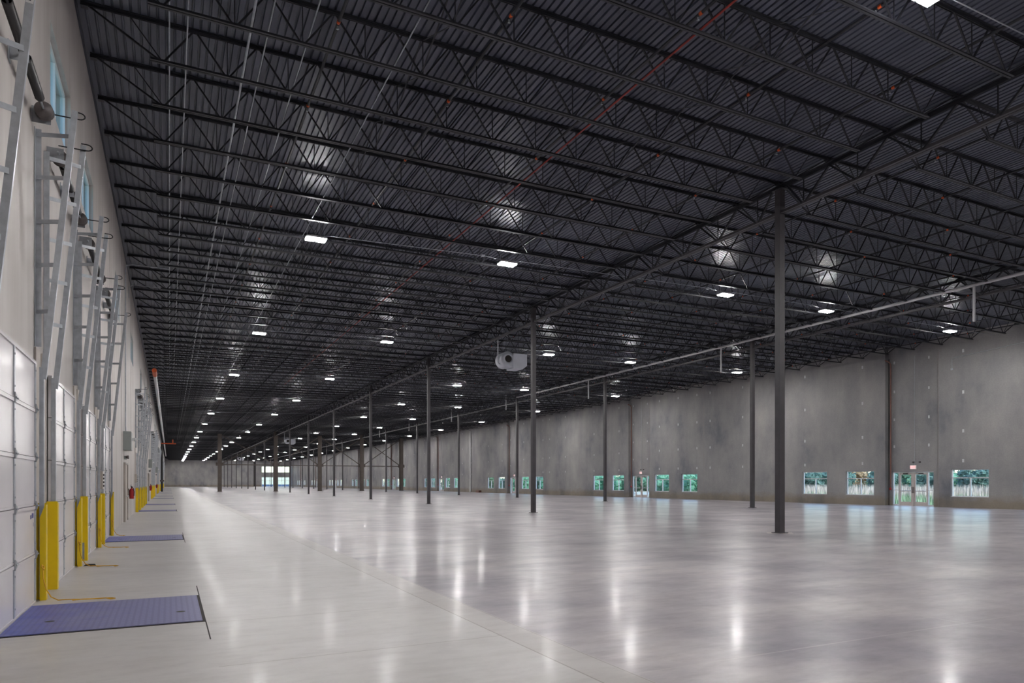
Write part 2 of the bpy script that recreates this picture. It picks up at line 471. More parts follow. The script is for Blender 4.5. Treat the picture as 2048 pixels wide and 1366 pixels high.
# window units (frame with a transom and a lower mullion)
def window_mesh(wd, h):
    mb = MB(); f = 0.055
    for y0, y1 in ((0, f), (wd - f, wd)): mb.box(0, 0.1, y0, y1, 0, h)
    for z0, z1 in ((0, f), (h - f, h), (h * 0.69 - f / 2, h * 0.69 + f / 2)): mb.box(0, 0.1, f, wd - f, z0, z1)
    mb.box(0.005, 0.095, wd / 2 - f / 2, wd / 2 + f / 2, f, h * 0.69 - f / 2)
    return mb
wf = window_mesh(2.2, ZW[1] - ZW[0]).mesh('window_frame', M['alu'])
mb = MB(); mb.box(0.045, 0.052, 0.05, 2.15, 0.05, ZW[1] - ZW[0] - 0.05); wg = mb.mesh('pane', M['glass'])
mb = MB(); mb.box(-0.1, 0.0, 0.0, 2.2, -0.0, 0.015); wsill = mb.mesh('sill', M['patch'])
WORD = ['second window beyond', 'window just beyond', 'window just in front of', 'second window in front of']
for gi, D in enumerate(GD):
    for k, (a, b) in enumerate(WIN):
        if D + b > YF - 2: continue
        nwin += 1
        o = link('window_%d' % nwin, wf, None, (XR + 0.1, D + a, ZW[0])); o.scale = (1, (b - a) / 2.2, 1)
        tag(o, '%s the %s glazed door in the right wall' % (WORD[k], ordw(gi + 1)), kind='structure')
        link('pane', wg, o); link('sill', wsill, o)

# glazed double doors with sidelights
def rect_frame(mb, y0, y1, z0, z1, st, top, bot, x0=0.0, x1=0.06):
    mb.box(x0, x1, y0, y0 + st, z0, z1); mb.box(x0, x1, y1 - st, y1, z0, z1)
    mb.box(x0, x1, y0 + st, y1 - st, z0, z0 + bot); mb.box(x0, x1, y0 + st, y1 - st, z1 - top, z1)
mb = MB()                                                  # outer frame: y from -1.2 to 1.6
mb.box(0, 0.1, -1.2, 1.6, 2.2, 2.26)
for y in (-1.2, -0.82, 1.16, 1.55): mb.box(0, 0.1, y, y + 0.05, 0, 2.2)
for a, b in ((-1.15, -0.82), (1.21, 1.55)):
    mb.box(0, 0.1, a, b, 0, 0.1); mb.box(0.02, 0.08, a, b, 1.02, 1.06)
d_frame = mb.mesh('door_frame', M['alu'])
mb = MB()
for a, b in ((-1.15, -0.82), (1.21, 1.55)): mb.box(0.045, 0.052, a, b, 0.1, 2.2)
d_side = mb.mesh('sidelight', M['glass'])
mb = MB(); rect_frame(mb, 0, 0.94, 0.01, 2.19, 0.11, 0.12, 0.26); mb.box(0.02, 0.05, 0.11, 0.83, 0.95, 0.975)
leaf_m = mb.mesh('door_leaf', M['door_tan'])
mb = MB(); mb.box(0.027, 0.033, 0.11, 0.83, 0.27, 2.07); leaf_g = mb.mesh('leaf_pane', M['glass'])
mb = MB(); mb.tube([(-0.06, 0.14, 1.0), (-0.06, 0.8, 1.0)], 0.016, 8); mb.box(-0.06, 0, 0.12, 0.16, 0.98, 1.02); mb.box(-0.06, 0, 0.78, 0.82, 0.98, 1.02)
leaf_b = mb.mesh('push_bar', M['galv'])
mb = MB(); mb.box(-0.07, 0, 0.3, 0.6, 2.1, 2.16); mb.bar((-0.06, 0.45, 2.13), (-0.12, 0.75, 2.19), 0.02); leaf_c = mb.mesh('door_closer', M['black'])
mb = MB(); mb.tube([(-0.05, 0.93, 0.85), (-0.05, 0.93, 1.25)], 0.02, 8); leaf_h = mb.mesh('door_handle', M['black'])
mb = MB(); mb.box(-0.02, 0.09, 0.15, 0.27, 0.0, 2.2); mull = mb.mesh('centre_mullion', M['door_tan'])
for gi, D in enumerate(GD):
    o = link('door_%d' % (gi + 1), d_frame, None, (XR + REC + 0.08, D, 0))
    tag(o, '%s glazed double door from the front in the right wall' % ordw(gi + 1), kind='structure')
    link('sidelight', d_side, o); link('centre_mullion', mull, o)
    for y, fl in ((-0.79, 1), (1.17, -1)):
        lf = link('door_leaf', leaf_m, o, (0.02, y, 0)); lf.scale = (1, fl, 1)
        for nm, me in (('leaf_pane', leaf_g), ('push_bar', leaf_b), ('door_closer', leaf_c), ('door_handle', leaf_h)): link(nm, me, lf)

# far and back walls
FX = [(32.3, 36.7), (38.4, 42.9)]
mb = MB()
wall_with_holes(mb, (YF, YF + 0.25), XL - 0.3, XR + 0.6, 0.0, ZTOP, [(a, b, z0, z1) for a, b in FX for z0, z1 in ((0.0, 3.7), (5.5, 7.9))], 'x')
for x in (29.6, 44.0 - 0.9): mb.box(x - 0.25, x + 0.25, YF - 0.01, YF, 0, 9.9, 1)
struct('wall_far', mb, [M['concrete'], M['gap']], 'grey concrete end wall with glazed entrance')
for i, (a, b) in enumerate(FX):
    for z0, z1 in ((0.0, 3.7), (5.5, 7.9)):
        nwin += 1
        mb = MB(); f = 0.1
        for x in (a, a + (b - a) / 3 - f / 2, a + 2 * (b - a) / 3 - f / 2, b - f): mb.box(x, x + f, YF + 0.08, YF + 0.16, z0, z1)
        for z in (z0, z1 - f) + ((2.3,) if z0 == 0 else ()): mb.box(a, b, YF + 0.08, YF + 0.16, z, z + f)
        o = struct('window_%d' % nwin, mb, M['alu'], '%s %s glazing bay in the far end wall' % (('left', 'right')[i], ('lower' if z0 == 0 else 'upper')))
        mb = MB(); mb.box(a + f, b - f, YF + 0.115, YF + 0.12, z0 + f, z1 - f); mb.build('pane', M['glass_grey'] if z0 == 0 else M['glass'], o)
mb = MB(); mb.box(XL - 0.3, XR + 0.6, YB - 0.25, YB, 0, ZTOP)
struct('wall_back', mb, M['concrete'], 'concrete end wall behind the viewer')

# ================================================================== COLUMNS AND GIRDERS
def zcap(x): return zd(x) - 0.112
def make_column(x, label):
    h = zcap(x) - 0.102
    r = thing('steel_column', label, 'column', group='columns of the %s row' % ('near' if x == X1 else 'far'))
    mb = MB(); s = 0.1
    mb.box(-s, s, -s, s, 0.02, h - 0.02); mb.build('shaft', M['grey_steel'], r)
    mb = MB(); mb.box(-0.17, 0.17, -0.17, 0.17, 0.0, 0.02); mb.build('base_plate', M['grey_steel'], r)
    mb = MB(); mb.box(-0.15, 0.15, -0.2, 0.2, h - 0.02, h); mb.build('cap_plate', M['black_steel'], r)
    return r
pad = MB()
q = 0.52
pad.add([(q, 0, 0.0015), (0, q, 0.0015), (-q, 0, 0.0015), (0, -q, 0.0015)], [(0, 1, 2, 3)])
M['infill'] = paint('column infill concrete', srgb(196, 190, 186), 0.4, var=0.05)
pad_me = pad.mesh('column_infill', M['infill'])
NCOL = 17
for x, row in ((X1, 'near'), (X2, 'far')):
    proto = None
    for n in range(NCOL):
        if n == 7: continue                       # the braced frame stands here
        lab = '%s dark grey steel column from the front in the row %s' % (ordw(n + 1), 'nearer the docks' if row == 'near' else 'nearer the windows')
        if proto is None:
            c = proto = make_column(x, lab)
        else:
            c = dup(proto, (x, 0, 0), lab)
        c.location = (x, Y1 + n * B, 0)
        link('column_infill', pad_me, floor, (x, Y1 + n * B, 0))

# joist girders along the column rows
GB = 9.72
def girder_parts(L, x):
    top = zcap(x); w = 0.19
    t = MB()
    for s in (-1, 1):
        t.box(*sorted((s * 0.012, s * w / 2)), 0, L, top - 0.012, top); t.box(*sorted((s * 0.012, s * 0.024)), 0, L, top - 0.1, top - 0.012)
    b = MB()
    for s in (-1, 1):
        b.box(*sorted((s * 0.012, s * w / 2)), 0.112, L - 0.112, GB, GB + 0.014); b.box(*sorted((s * 0.012, s * 0.026)), 0.112, L - 0.112, GB + 0.014, GB + 0.11)
    wb = MB(); n = 9; jj = L / n
    for i in range(n):
        mid = (i + 0.5) * jj
        wb.bar((0, max(i * jj, 0.27), top - 0.07), (0, mid - 0.05, GB + 0.06), 0.05, 0.055, up=(1, 0, 0))
        wb.bar((0, min((i + 1) * jj, L - 0.27), top - 0.07), (0, mid + 0.05, GB + 0.06), 0.05, 0.055, up=(1, 0, 0))
        wb.bar((0, mid, GB + 0.06), (0, mid, top - 0.07), 0.025)
    return t, b, wb
for x, row in ((X1, 'near'), (X2, 'far')):
    proto = None
    for n in range(-1, NCOL):
        where = 'row nearer the docks' if row == 'near' else 'row nearer the windows'
        lab = ('black steel joist girder in front of the first column, %s' % where) if n < 0 else \
              ('black steel joist girder beyond the %s column, %s' % (ordw(n + 1), where))
        if proto is None:
            g = proto = thing('joist_girder', lab, 'girder', group='joist girders over the column rows')
            for nm, mbx in zip(('top_chord', 'bottom_chord', 'web'), girder_parts(B, x)): mbx.build(nm, M['black_steel'] if nm != 'bottom_chord' else M['grey_steel'], g)
        else:
            g = dup(proto, (0, 0, 0), lab)
        g.location = (x, Y1 + n * B, 0)
        if n == 6: g.scale = (1, (B - 0.24) / B, 1)
        if n == 7: g.location.y += 0.24; g.scale = (1, (B - 0.24) / B, 1)
        if n == NCOL - 1: g.scale = (1, (YF - Y1 - n * B - 0.02) / B, 1)

# ================================================================== ROOF JOISTS
JD = 0.80
def joist_parts(L, e, split=True):
    t, b, wb = MB(), MB(), MB()
    for s in (-1, 1):
        t.box(0, L, *sorted((s * 0.010, s * 0.062)), -0.012, 0.0); t.box(0, L, *sorted((s * 0.010, s * 0.02)), -0.066, -0.012)
        b.box(e, L - e, *sorted((s * 0.010, s * 0.055)), -JD, -JD + 0.011); b.box(e, L - e, *sorted((s * 0.010, s * 0.02)), -JD + 0.011, -JD + 0.06)
    for xs in ((0.0, 0.12), (L - 0.12, L)): t.box(xs[0], xs[1], -0.06, 0.06, -0.1, -0.066)       # bearing seats
    p0 = e + 0.2; n = round((L - 2 * p0) / 1.19); st = (L - 2 * p0) / n
    zt, zb = -0.045, -JD + 0.035
    wb.bar((0.14, 0, zt - 0.02), (p0 - 0.04, 0, zb), 0.032); wb.bar((L - 0.14, 0, zt - 0.02), (L - p0 + 0.04, 0, zb), 0.032)
    for s in (0, 1):
        f = (lambda a: a) if s == 0 else (lambda a: L - a)
        wb.bar((f(p0), 0, zb), (f(p0 - 0.55), 0, zt), 0.018)
    for i in range(n + 1):
        x = p0 + st * i
        if i < n:
            wb.bar((x + 0.04, 0, zb), (x + st / 2 - 0.03, 0, zt), 0.03); wb.bar((x + st - 0.04, 0, zb), (x + st / 2 + 0.03, 0, zt), 0.03)
        if 0 < i < n: wb.bar((x, 0, zb), (x, 0, zt), 0.016)
    return t, b, wb
def merge(*ms):
    r = MB()
    for a in ms: r.add(a.v, a.f)
    return r
BAYS = [('dock-side bay', XL + 0.1, X1, 'near the dock wall'), ('middle bay', X1, X2, 'between the column rows'), ('window-side bay', X2, XR - 0.03, 'by the window wall')]
K0, K1 = -8, 151
SPLIT, INDIV = 26, 91
for bi, (bn, xa, xb, _) in enumerate(BAYS):
    L = math.hypot(xb - xa - 0.02, zd(xb) - zd(xa)); ry = -math.atan2(zd(xb) - zd(xa), xb - xa)
    parts = joist_parts(L, 1.15)
    mes = [p_.mesh(nm, M['black_steel']) for nm, p_ in zip(('top_chord', 'bottom_chord', 'web'), parts)]
    whole = merge(*parts); whole_me = whole.mesh('roof_joist', M['black_steel'])
    for k in range(K0, INDIV + 1):
        y = Y1 + k * J
        if k == -0: pass
        col, off = divmod(k, 9)
        if col < 0:
            lab = 'black open-web roof joist, %s, %s in front of the first column line' % (bn, 'one' if k == -1 else ordw(-k))
        elif off == 0:
            lab = 'black open-web roof joist, %s, right on the %s column line' % (bn, ordw(col + 1))
        else:
            lab = 'black open-web roof joist, %s, %s beyond the %s column line' % (bn, ordw(off), ordw(col + 1))
        loc = (xa + 0.01, y, zd(xa) - 0.003)
        if k <= SPLIT:
            r = thing('roof_joist', lab, 'joist', loc, (0, ry, 0), 'roof joists in the ' + bn)
            for nm, me in zip(('top_chord', 'bottom_chord', 'web'), mes): link(nm, me, r)
        else:
            r = tag(link('roof_joist', whole_me, None, loc), lab, 'joist', 'roof joists in the ' + bn); r.rotation_euler = (0, ry, 0)
    far = MB() if bi == 0 else far
    mat = Matrix.Rotation(ry, 4, 'Y')
    vv = [mat @ Vector(v) + Vector((xa + 0.01, 0, zd(xa) - 0.003)) for v in whole.v]
    for k in range(INDIV + 1, K1 + 1):
        y = Y1 + k * J
        far.add([(v.x, v.y + y, v.z) for v in vv], whole.f)
tag(far.build('distant_roof_joists', M['black_steel']), 'black roof joists packed together at the far end of the ceiling', 'joists', kind='stuff')

# crossed bridging between joists
nm_br = ['first bridging line from the dock wall', 'second bridging line from the dock wall', 'bridging line just past the near columns', 'bridging line just before the far columns', 'bridging line by the window wall']
for bx_, lab in zip((4.6, 10.7, 21.65, 26.5, 37.6), nm_br):
    mb = MB(); z1, z0 = zd(bx_) - 0.07, zd(bx_) - JD + 0.05
    for k in range(K0, K1):
        y = Y1 + k * J
        mb.bar((bx_ - 0.02, y + 0.03, z1), (bx_ - 0.02, y + J - 0.03, z0), 0.03, 0.006)
        mb.bar((bx_ + 0.02, y + 0.03, z0), (bx_ + 0.02, y + J - 0.03, z1), 0.03, 0.006)
    tag(mb.build('bridging', M['black_steel']), lab + ', crossed black steel straps', 'bridging', 'crossed bridging between the joists')

# ================================================================== HIGH-BAY LIGHTS
LX = [4.3, 11.3, 22.1, 28.6, 38.5]
light = thing('highbay_light', 'x', 'light', group='high-bay lights under the joists')
mb = MB(); mb.box(-0.33, 0.33, -0.2, 0.2, 0.03, 0.075); mb.box(-0.16, 0.16, -0.09, 0.09, 0.075, 0.13); mb.build('housing', M['white'], light)
for s in (-1, 1):
    mb = MB(); mb.box(*sorted((s * 0.03, s * 0.31)), -0.18, 0.18, 0.0, 0.03); mb.build('lens', M['lamp'], light)
mb = MB()
for s in (-1, 1):
    mb.tube([(s * 0.28, 0, 0.075), (s * 0.28, 0, 0.34)], 0.006, 5)
mb.build('hanger', M['galv'], light)
POSX = ['leftmost', 'second', 'third', 'fourth', 'rightmost']
first = True
for i in range(-3, 17):  # the two rows behind the viewer are unseen, added to brighten the near floor
    y = Y1 + B / 2 + i * B + (0.4 if i == 16 else 0)
    if 116 < 0: pass
    for k, x in enumerate(LX):
        lab = 'lit white high-bay light, %s in the %s cross row from the front' % (POSX[k], ordw(i + 2)) if i >= -1 else \
              'lit white high-bay light, %s in the %s unseen cross row added behind the viewer' % (POSX[k], ordw(-1 - i))
        o = light if first else copy_tree(light); first = False
        o['label'] = lab; o.location = (x, y, zlight(x))
    mb = MB(); pts = [(x, y + 0.06, zlight(x) + 0.16) for x in LX]
    full = []
    for a, b in zip(pts, pts[1:]):
        full += [a, (a[0] + 0.5, a[1], a[2] + 0.06), (b[0] - 0.9, b[1], b[2] + 0.06)]
    full.append(pts[-1]); full.append((XR - 0.6, pts[-1][1], pts[-1][2] + 0.1))
    mb.tube(full, 0.011, 6)
    o = tag(mb.build('light_conduit', M['galv']), 'thin galvanised conduit feeding the %s cross row of lights%s' % ((ordw(i + 2), '') if i >= -1 else (ordw(-1 - i), ' added behind the viewer')), 'conduit', 'conduits along the light rows')
    for a in pts[1:]:
        mb = MB(); mb.box(a[0] - 1.05, a[0] - 0.93, y, y + 0.1, a[2] + 0.02, a[2] + 0.08); mb.build('junction_box', M['galv'], o)

# conduits and pipes along the roof
for x, y0, y1, z, lab in ((0.0, 1, 62, 9.98, 'first thin conduit from the dock wall, up among the joists'), (0.3, 1, 60, 9.98, 'second thin conduit from the dock wall, up among the joists'),
                          (1.36, 1, 150, 10.0, 'thicker pale conduit, third from the dock wall, among the joists'), (1.66, 1, 150, 10.0, 'fourth thin conduit from the dock wall, among the joists'),
                          (2.37, 1, 150, 10.0, 'fifth thin conduit from the dock wall, among the joists'), (4.05, 4, 150, 9.93, 'thin conduit above the leftmost line of lights')):
    mb = MB(); mb.tube([(x, y0, z), (x, y1, z)], 0.026 if x == 1.36 else 0.014, 6)
    tag(mb.build('roof_conduit', M['galv']), lab, 'conduit', 'thin conduits running along the roof')
SPX = [2.835, 5.66, 8.785, 11.61, 14.29, 18.5, 21.3, 24.2, 27.0, 29.9, 33.7, 36.5, 39.4, 42.0]
mb = MB(); mb.lathe([(0.0, 0.06), (0.035, 0.05), (0.035, -0.02), (0.02, -0.03)], (0, 0, 0), 'y', 8, 0); mb.lathe([(0.016, 0.0), (0.016, -0.08), (0.03, -0.085), (0.0, -0.09)], (0, 0.1, 0), 'z', 8, 1)
head = mb.mesh('sprinkler_head', [M['orange'], M['galv']])
for i, x in enumerate(SPX):
    mb = MB(); z = zd(x) - 0.42
    mb.tube([(x, 0.5, z), (x, 276, z)], 0.032, 8)
    where = ['dock-side bay', 'middle bay', 'window-side bay'][0 if x < X1 else (1 if x < X2 else 2)]
    base = 0 if x < X1 else (5 if x < X2 else 10)
    o = tag(mb.build('sprinkler_pipe', M['black_steel']), '%s black sprinkler pipe from the left in the %s' % (ordw(i - base + 1), where), 'pipe', 'black sprinkler pipes along the roof')
    for k in range(18):
        h = link('sprinkler_head', head, o, (x, 3.4 + (i % 2) * 1.6 + k * 3.17, z))
mb = MB(); mb.tube([(8.9, 2, 10.02), (8.9, 62, 10.02)], 0.02, 8)
tag(mb.build('red_pipe', M['redpipe']), 'thin dark red pipe running beside a black sprinkler pipe', 'pipe')

# white pipe beside the far girder line, with its stub drops
mb = MB(); zp = 10.2; xp = X2 - 0.35
mb.tube([(xp, 4, zp), (xp, 62, zp)], 0.075, 10)
o = tag(mb.build('white_pipe', M['pvc']), 'long white pipe running beside the far girder line', 'pipe')
for n in range(2):
    pass
dm = MB(); dm.tube([(0, 0, 0), (0, 0, -1.65)], 0.055, 10); drop_me = dm.mesh('pipe_drop', M['pvc'])
for y in (17.8, 33.2, 48.7, 64.5, 80, 97, 112.8):
    d = link('pipe_drop', drop_me, o if y < 62 else None, (xp, y, 10.25 if y < 62 else zd(xp) - 0.002))
    if y >= 62: tag(d, 'white vertical pipe stub below the roof, %s beyond the long white pipe' % ordw(int((y - 60) // 15) + 1), 'pipe', 'white pipe stubs under the roof')

# ================================================================== BRACED FRAME (fat columns)
YBR = Y1 + 7 * B
BX = [7.62, X1, 24.25, X2, 39.45]
WHO = ['leftmost', 'second', 'middle', 'fourth', 'rightmost']
for i, x in enumerate(BX):
    r = thing('braced_column', '%s thick weathered column of the braced frame from the dock wall' % WHO[i], 'column', (x, YBR, 0), group='thick columns of the braced frame')
    h = zcap(x) - 0.102 if x in (X1, X2) else zd(x) - JD - 0.012; mb = MB(); s = 0.31
    mb.box(-s, s, -s, -s + 0.03, 0.03, h); mb.box(-s, s, s - 0.03, s, 0.03, h); mb.box(-0.02, 0.02, -s + 0.03, s - 0.03, 0.03, h)
    mb.build('shaft', M['brace_steel'], r)
    mb = MB(); mb.box(-0.42, 0.42, -0.42, 0.42, 0, 0.03); mb.build('base_plate', M['brace_steel'], r)
    for sx_ in ((-0.62, -0.31), (0.31, 0.62)):
        mb = MB(); mb.box(sx_[0], sx_[1], -0.012, 0.012, 4.4, 4.95); mb.build('gusset_plate', M['brace_steel'], r)
for i in range(4):
    a, b = BX[i] + 0.32, BX[i + 1] - 0.32
    span = ['first', 'second', 'third', 'fourth'][i] + ' span'
    mb = MB(); mb.bar((a + 0.3, YBR, 4.6), (b - 0.3, YBR, 4.6), 0.14)
    tag(mb.build('brace_strut', M['brace_steel']), 'horizontal steel strut, %s of the braced frame' % span, 'brace', 'braces of the frame')
    for sgn, who in ((1, 'rising to the right'), (-1, 'falling to the right')):
        mb = MB(); z0, z1 = 4.75, 9.6
        p_, q_ = ((a, YBR + sgn * 0.08, z0), (b, YBR + sgn * 0.08, z1)) if sgn > 0 else ((a, YBR + sgn * 0.08, z1), (b, YBR + sgn * 0.08, z0))
        mb.bar(p_, q_, 0.13)
        tag(mb.build('diagonal_brace', M['brace_steel']), 'diagonal steel brace %s, %s of the braced frame' % (who, span), 'brace', 'braces of the frame')

# ================================================================== DOCK DOORS
DH = 3.11
SEC = DH / 5
def door_section(mb_=None):
    mb = MB(); mb.box(0.01, 0.045, -1.37, 1.37, 0.004, SEC - 0.004)
    mb.box(0.045, 0.06, -1.37, 1.37, SEC - 0.045, SEC - 0.004); mb.box(0.045, 0.053, -1.37, 1.37, 0.004, 0.03)
    return mb
sec_me = door_section().mesh('door_section', M['door_white'])
def stile_me():
    mb = MB(); mb.box(0.045, 0.058, -0.035, 0.035, 0.03, SEC - 0.045)
    for z in (0.12, SEC - 0.14): mb.box(0.058, 0.064, -0.012, 0.012, z, z + 0.02)
    return mb.mesh('stile', M['galv'])
stile = stile_me()
mb = MB(); mb.prism([(-0.05, -0.06), (0.05, -0.03), (0.07, 0.0), (0.05, 0.03), (-0.05, 0.06)], 'x', 0.06, 0.072); mb.tube([(0.075, -0.05, 0), (0.075, 0.07, 0)], 0.012, 6)
hinge = mb.mesh('hinge', M['galv_dark'])
mb = MB()
for i in range(5):
    z = i * SEC; s_ = door_section(); mb.add([(a, b, c + z) for a, b, c in s_.v], s_.f)
    for y in (-1.335, 0, 1.335): mb.box(0.045, 0.058, y - 0.035, y + 0.035, z + 0.03, z + SEC - 0.045, 1)
far_door = mb.mesh('door_panel', [M['door_white'], M['galv']])

XT = lambda z: 0.13 + (z - 3.05) * (0.335 / 3.43)          # how far the lift track leans off the wall
RUNGS = (3.81, 4.43, 5.01, 5.6, 6.17)
def track_parts(s):
    y = s * 1.5; yw = s * 1.68; P = []
    mb = MB(); mb.box(0.075, 0.125, *sorted((y - s * 0.03, y + s * 0.035)), 0.04, 3.05); P.append(('vertical_track', mb, M['galv']))
    mb = MB()
    mb.bar((XT(2.9), y, 2.9), (XT(6.5), y, 6.5), 0.05, 0.07, up=(1, 0, 0)); P.append(('inclined_track', mb, M['galv']))
    mb = MB(); mb.box(0.0, 0.07, *sorted((yw, yw + s * 0.006)), 3.35, 6.25); mb.box(0.0, 0.006, *sorted((yw - s * 0.06, yw)), 3.35, 6.25); P.append(('wall_angle', mb, M['galv']))
    mb = MB(); mb.box(0.0, 0.022, *sorted((s * 1.6, s * 1.93)), 0.0, 3.33); P.append(('jamb', mb, M['jamb']))
    for z in RUNGS:
        mb = MB(); mb.bar((0.02, yw - s * 0.01, z), (XT(z), y + s * 0.03, z), 0.006, 0.055); P.append(('rung', mb, M['galv']))
    mb = MB(); z = 6.42
    pts = [(XT(z) - 0.3, y + s * 0.04, z), (XT(z) + 0.02, y + s * 0.04, z)] + [(XT(z) + 0.05 + 0.07 * math.sin(a), y + s * 0.04, z + 0.045 - 0.045 * math.cos(a)) for a in [i * math.pi / 8 for i in range(9)]] + [(XT(z) - 0.02, y + s * 0.04, z + 0.09)]
    mb.tube(pts, 0.009, 6); P.append(('bumper_loop', mb, M['black']))
    return P
mb = MB()
def far_track(s):
    g = MB(); mats = [M['galv'], M['jamb'], M['black']]
    for nm, q_, mm in track_parts(s): g.add(q_.v, q_.f, mats.index(mm))
    return g.mesh('lift_track', mats)
far_tr = {s: far_track(s) for s in (-1, 1)}
track_proto = {}
near_mes = {s: [(nm, q_.mesh(nm, mm)) for nm, q_, mm in track_parts(s)] for s in (-1, 1)}
# counterbalance: shaft, springs, drums
ZS = 6.34; XS = 0.15
sp = {}
mb = MB(); mb.tube([(XS, -1.52, ZS), (XS, 1.52, ZS)], 0.013, 8); sp['shaft'] = mb.mesh('shaft', M['galv'])
mb = MB()
for a, b in ((-0.98, -0.06), (0.06, 0.98)):
    n = 46; pr = []
    for i in range(n + 1):
        pr.append(((0.056 if i % 2 else 0.048), a + (b - a) * i / n))
    mb.lathe(pr, (XS, 0, ZS), 'y', 10)
sp['spring'] = mb.mesh('spring', M['spring'])
mb = MB(); mb.lathe([(0.0, -0.06), (0.03, -0.06), (0.03, -0.045), (0.1, -0.04), (0.105, -0.03), (0.095, 0.0), (0.1, 0.04), (0.11, 0.05), (0.11, 0.06), (0.0, 0.06)], (XS, 0, ZS), 'y', 18)
sp['cable_drum'] = mb.mesh('cable_drum', M['iron'])
mb = MB(); mb.box(0.0, 0.21, -0.004, 0.004, ZS - 0.12, ZS + 0.09); sp['bearing_plate'] = mb.mesh('bearing_plate', M['galv_dark'])
mb = MB(); mb.box(0.0, 0.19, -0.004, 0.004, ZS - 0.09, ZS + 0.07); mb.box(0, 0.01, -0.06, 0.06, ZS - 0.12, ZS + 0.1); sp['centre_bracket'] = mb.mesh('centre_bracket', M['galv'])
# yellow track guard: angle with a sloped top to its flange; s=+1 guard stands at +y side of the door
def guard_me(s):
    mb = MB(); y0, y1 = s * 1.45, s * 1.57
    mb.box(0.0, 0.152, *sorted((y1, y1 - s * 0.01)), 0, 1.27)                       # outer plate
    mb.box(0.141, 0.152, *sorted((y0, y1 - s * 0.01)), 0, 1.25)                     # front web
    mb.prism([(0.082, 0), (0.141, 0), (0.141, 1.25), (0.082, 1.08)], 'y', *sorted((y0, y0 + s * 0.01)))   # inner leg, top cut on a slant
    return mb.mesh('track_guard', M['yellow'])
guards = {s: guard_me(s) for s in (-1, 1)}

GN = ['the group nearest the viewer', 'the second group of docks', 'the third group of docks', 'the fourth group of docks', 'the fifth group of docks', 'the sixth group of docks', 'the farthest group of docks']
for g, i, y in DOCKS:
    who = ['first', 'second', 'third', 'fourth'][i]; gn = GN[g]
    lab = 'white sectional dock door, %s door of %s' % (who, gn)
    r = thing('dock_door_unit', lab, 'door', (XLM, y, 0), group='white sectional dock doors')
    if g < 2:
        for k in range(5):
            s_ = link('door_section', sec_me, r, (0, 0, k * SEC))
            for yy in (-1.335, 0, 1.335): link('stile', stile, s_, (0, yy, 0))
            if k:
                for yy in (-1.335, 0, 1.335): link('hinge', hinge, s_, (0, yy, 0))
    else:
        link('door_panel', far_door, r)
    for s in (-1, 1):
        side = 'far side' if s > 0 else 'near side'
        tl = 'leaning galvanised lift track, %s of the %s door of %s' % (side, who, gn)
        if g < 2:
            tr = thing('lift_track', tl, 'door track', (XLM, y, 0), group='leaning door lift tracks')
            for nm, me in near_mes[s]: link(nm, me, tr)
        else:
            tr = tag(link('lift_track', far_tr[s], None, (XLM, y, 0)), tl, 'door track', 'leaning door lift tracks')
        gl = 'yellow steel track guard, %s of the %s door of %s' % (side, who, gn)
        gd = tag(link('track_guard', guards[s], None, (XLM, y, 0)), gl, 'guard', 'yellow door track guards')
        if g == 0 and i == 2 and s < 0:
            mb = MB(); mb.box(0.035, 0.1, -1.5725, -1.5705, 0.02, 0.36); mb.build('bare_patch', M['galv_dark'], gd)['label'] = 'scuffed grey bare metal patch'
    cb = thing('spring_shaft', 'spring shaft with cable drums above the %s door of %s' % (who, gn), 'door shaft', (XLM, y, 0), group='spring shafts above the dock doors')
    link('shaft', sp['shaft'], cb); link('spring', sp['spring'], cb); link('centre_bracket', sp['centre_bracket'], cb)
    for s in (-1, 1):
        link('cable_drum', sp['cable_drum'], cb, (0, s * 1.3, 0)); link('bearing_plate', sp['bearing_plate'], cb, (0, s * 1.42, 0))
    if i in (0, 3):
        lv = thing('dock_leveller', 'blue steel dock leveller in the floor, %s door of %s' % (who, gn), 'dock leveller', (XL, y, 0), group='blue dock levellers')
        mb = MB(); mb.box(0.075, 1.93, -0.955, 0.955, 0.0, 0.012); mb.build('deck_plate', M['leveller'], lv)
        mb = MB()
        for a, b, c_, d_ in ((0.075, 1.965, -0.985, -0.955), (0.075, 1.965, 0.955, 0.985), (1.93, 1.965, -0.955, 0.955)): mb.box(a, b, c_, d_, 0.0, 0.006)
        mb.build('pit_gap', M['gap'], lv)
        for xx in (0.42, 1.72):
            mb = MB(); mb.lathe([(0.05, 0.0122), (0.0, 0.0126)], (xx, -0.28, 0), 'z', 14); h_ = mb.build('lift_hole', M['black'], lv)
        # dark cracks running off the plate corners
        mb = MB()
        for s in (-1, 1): mb.box(1.955, 1.968, *sorted((s * 0.99, s * 1.95)), 0.0, 0.001)
        mb.build('corner_saw_cut', M['gap'], lv)

# label tape and stickers on the nearest door
first_tracks = [o for o in C.objects if o.name.startswith('lift_track') and abs(o.location.y - GROUPS[0]) < 0.01]
ft = first_tracks[0]
mb = MB(); y = -1.5
d = Vector((XT(6.5) - XT(5.0), 0, 1.5)).normalized()
c0 = Vector((XT(6.2) , y - 0.0265, 6.2)); mb.bar(c0 - d * 0.16, c0 + d * 0.24, 0.001, 0.062, 0, up=(1, 0, 0))
lt_ = mb.build('label_tape', M['white'], ft); lt_['label'] = 'white printed label tape'
mb = MB()
for k, (u, v, a, b) in enumerate(((-0.13, 0.0, 0.015, 0.02), (-0.06, 0.0, 0.03, 0.025), (0.03, 0.012, 0.07, 0.008), (0.05, -0.014, 0.05, 0.008), (0.13, 0.0, 0.03, 0.03), (0.19, 0.01, 0.02, 0.01))):
    c_ = c0 + d * u + Vector((v, -0.001, 0)); mb.bar(c_ - d * a / 2, c_ + d * a / 2, 0.0006, b, 0, up=(1, 0, 0))
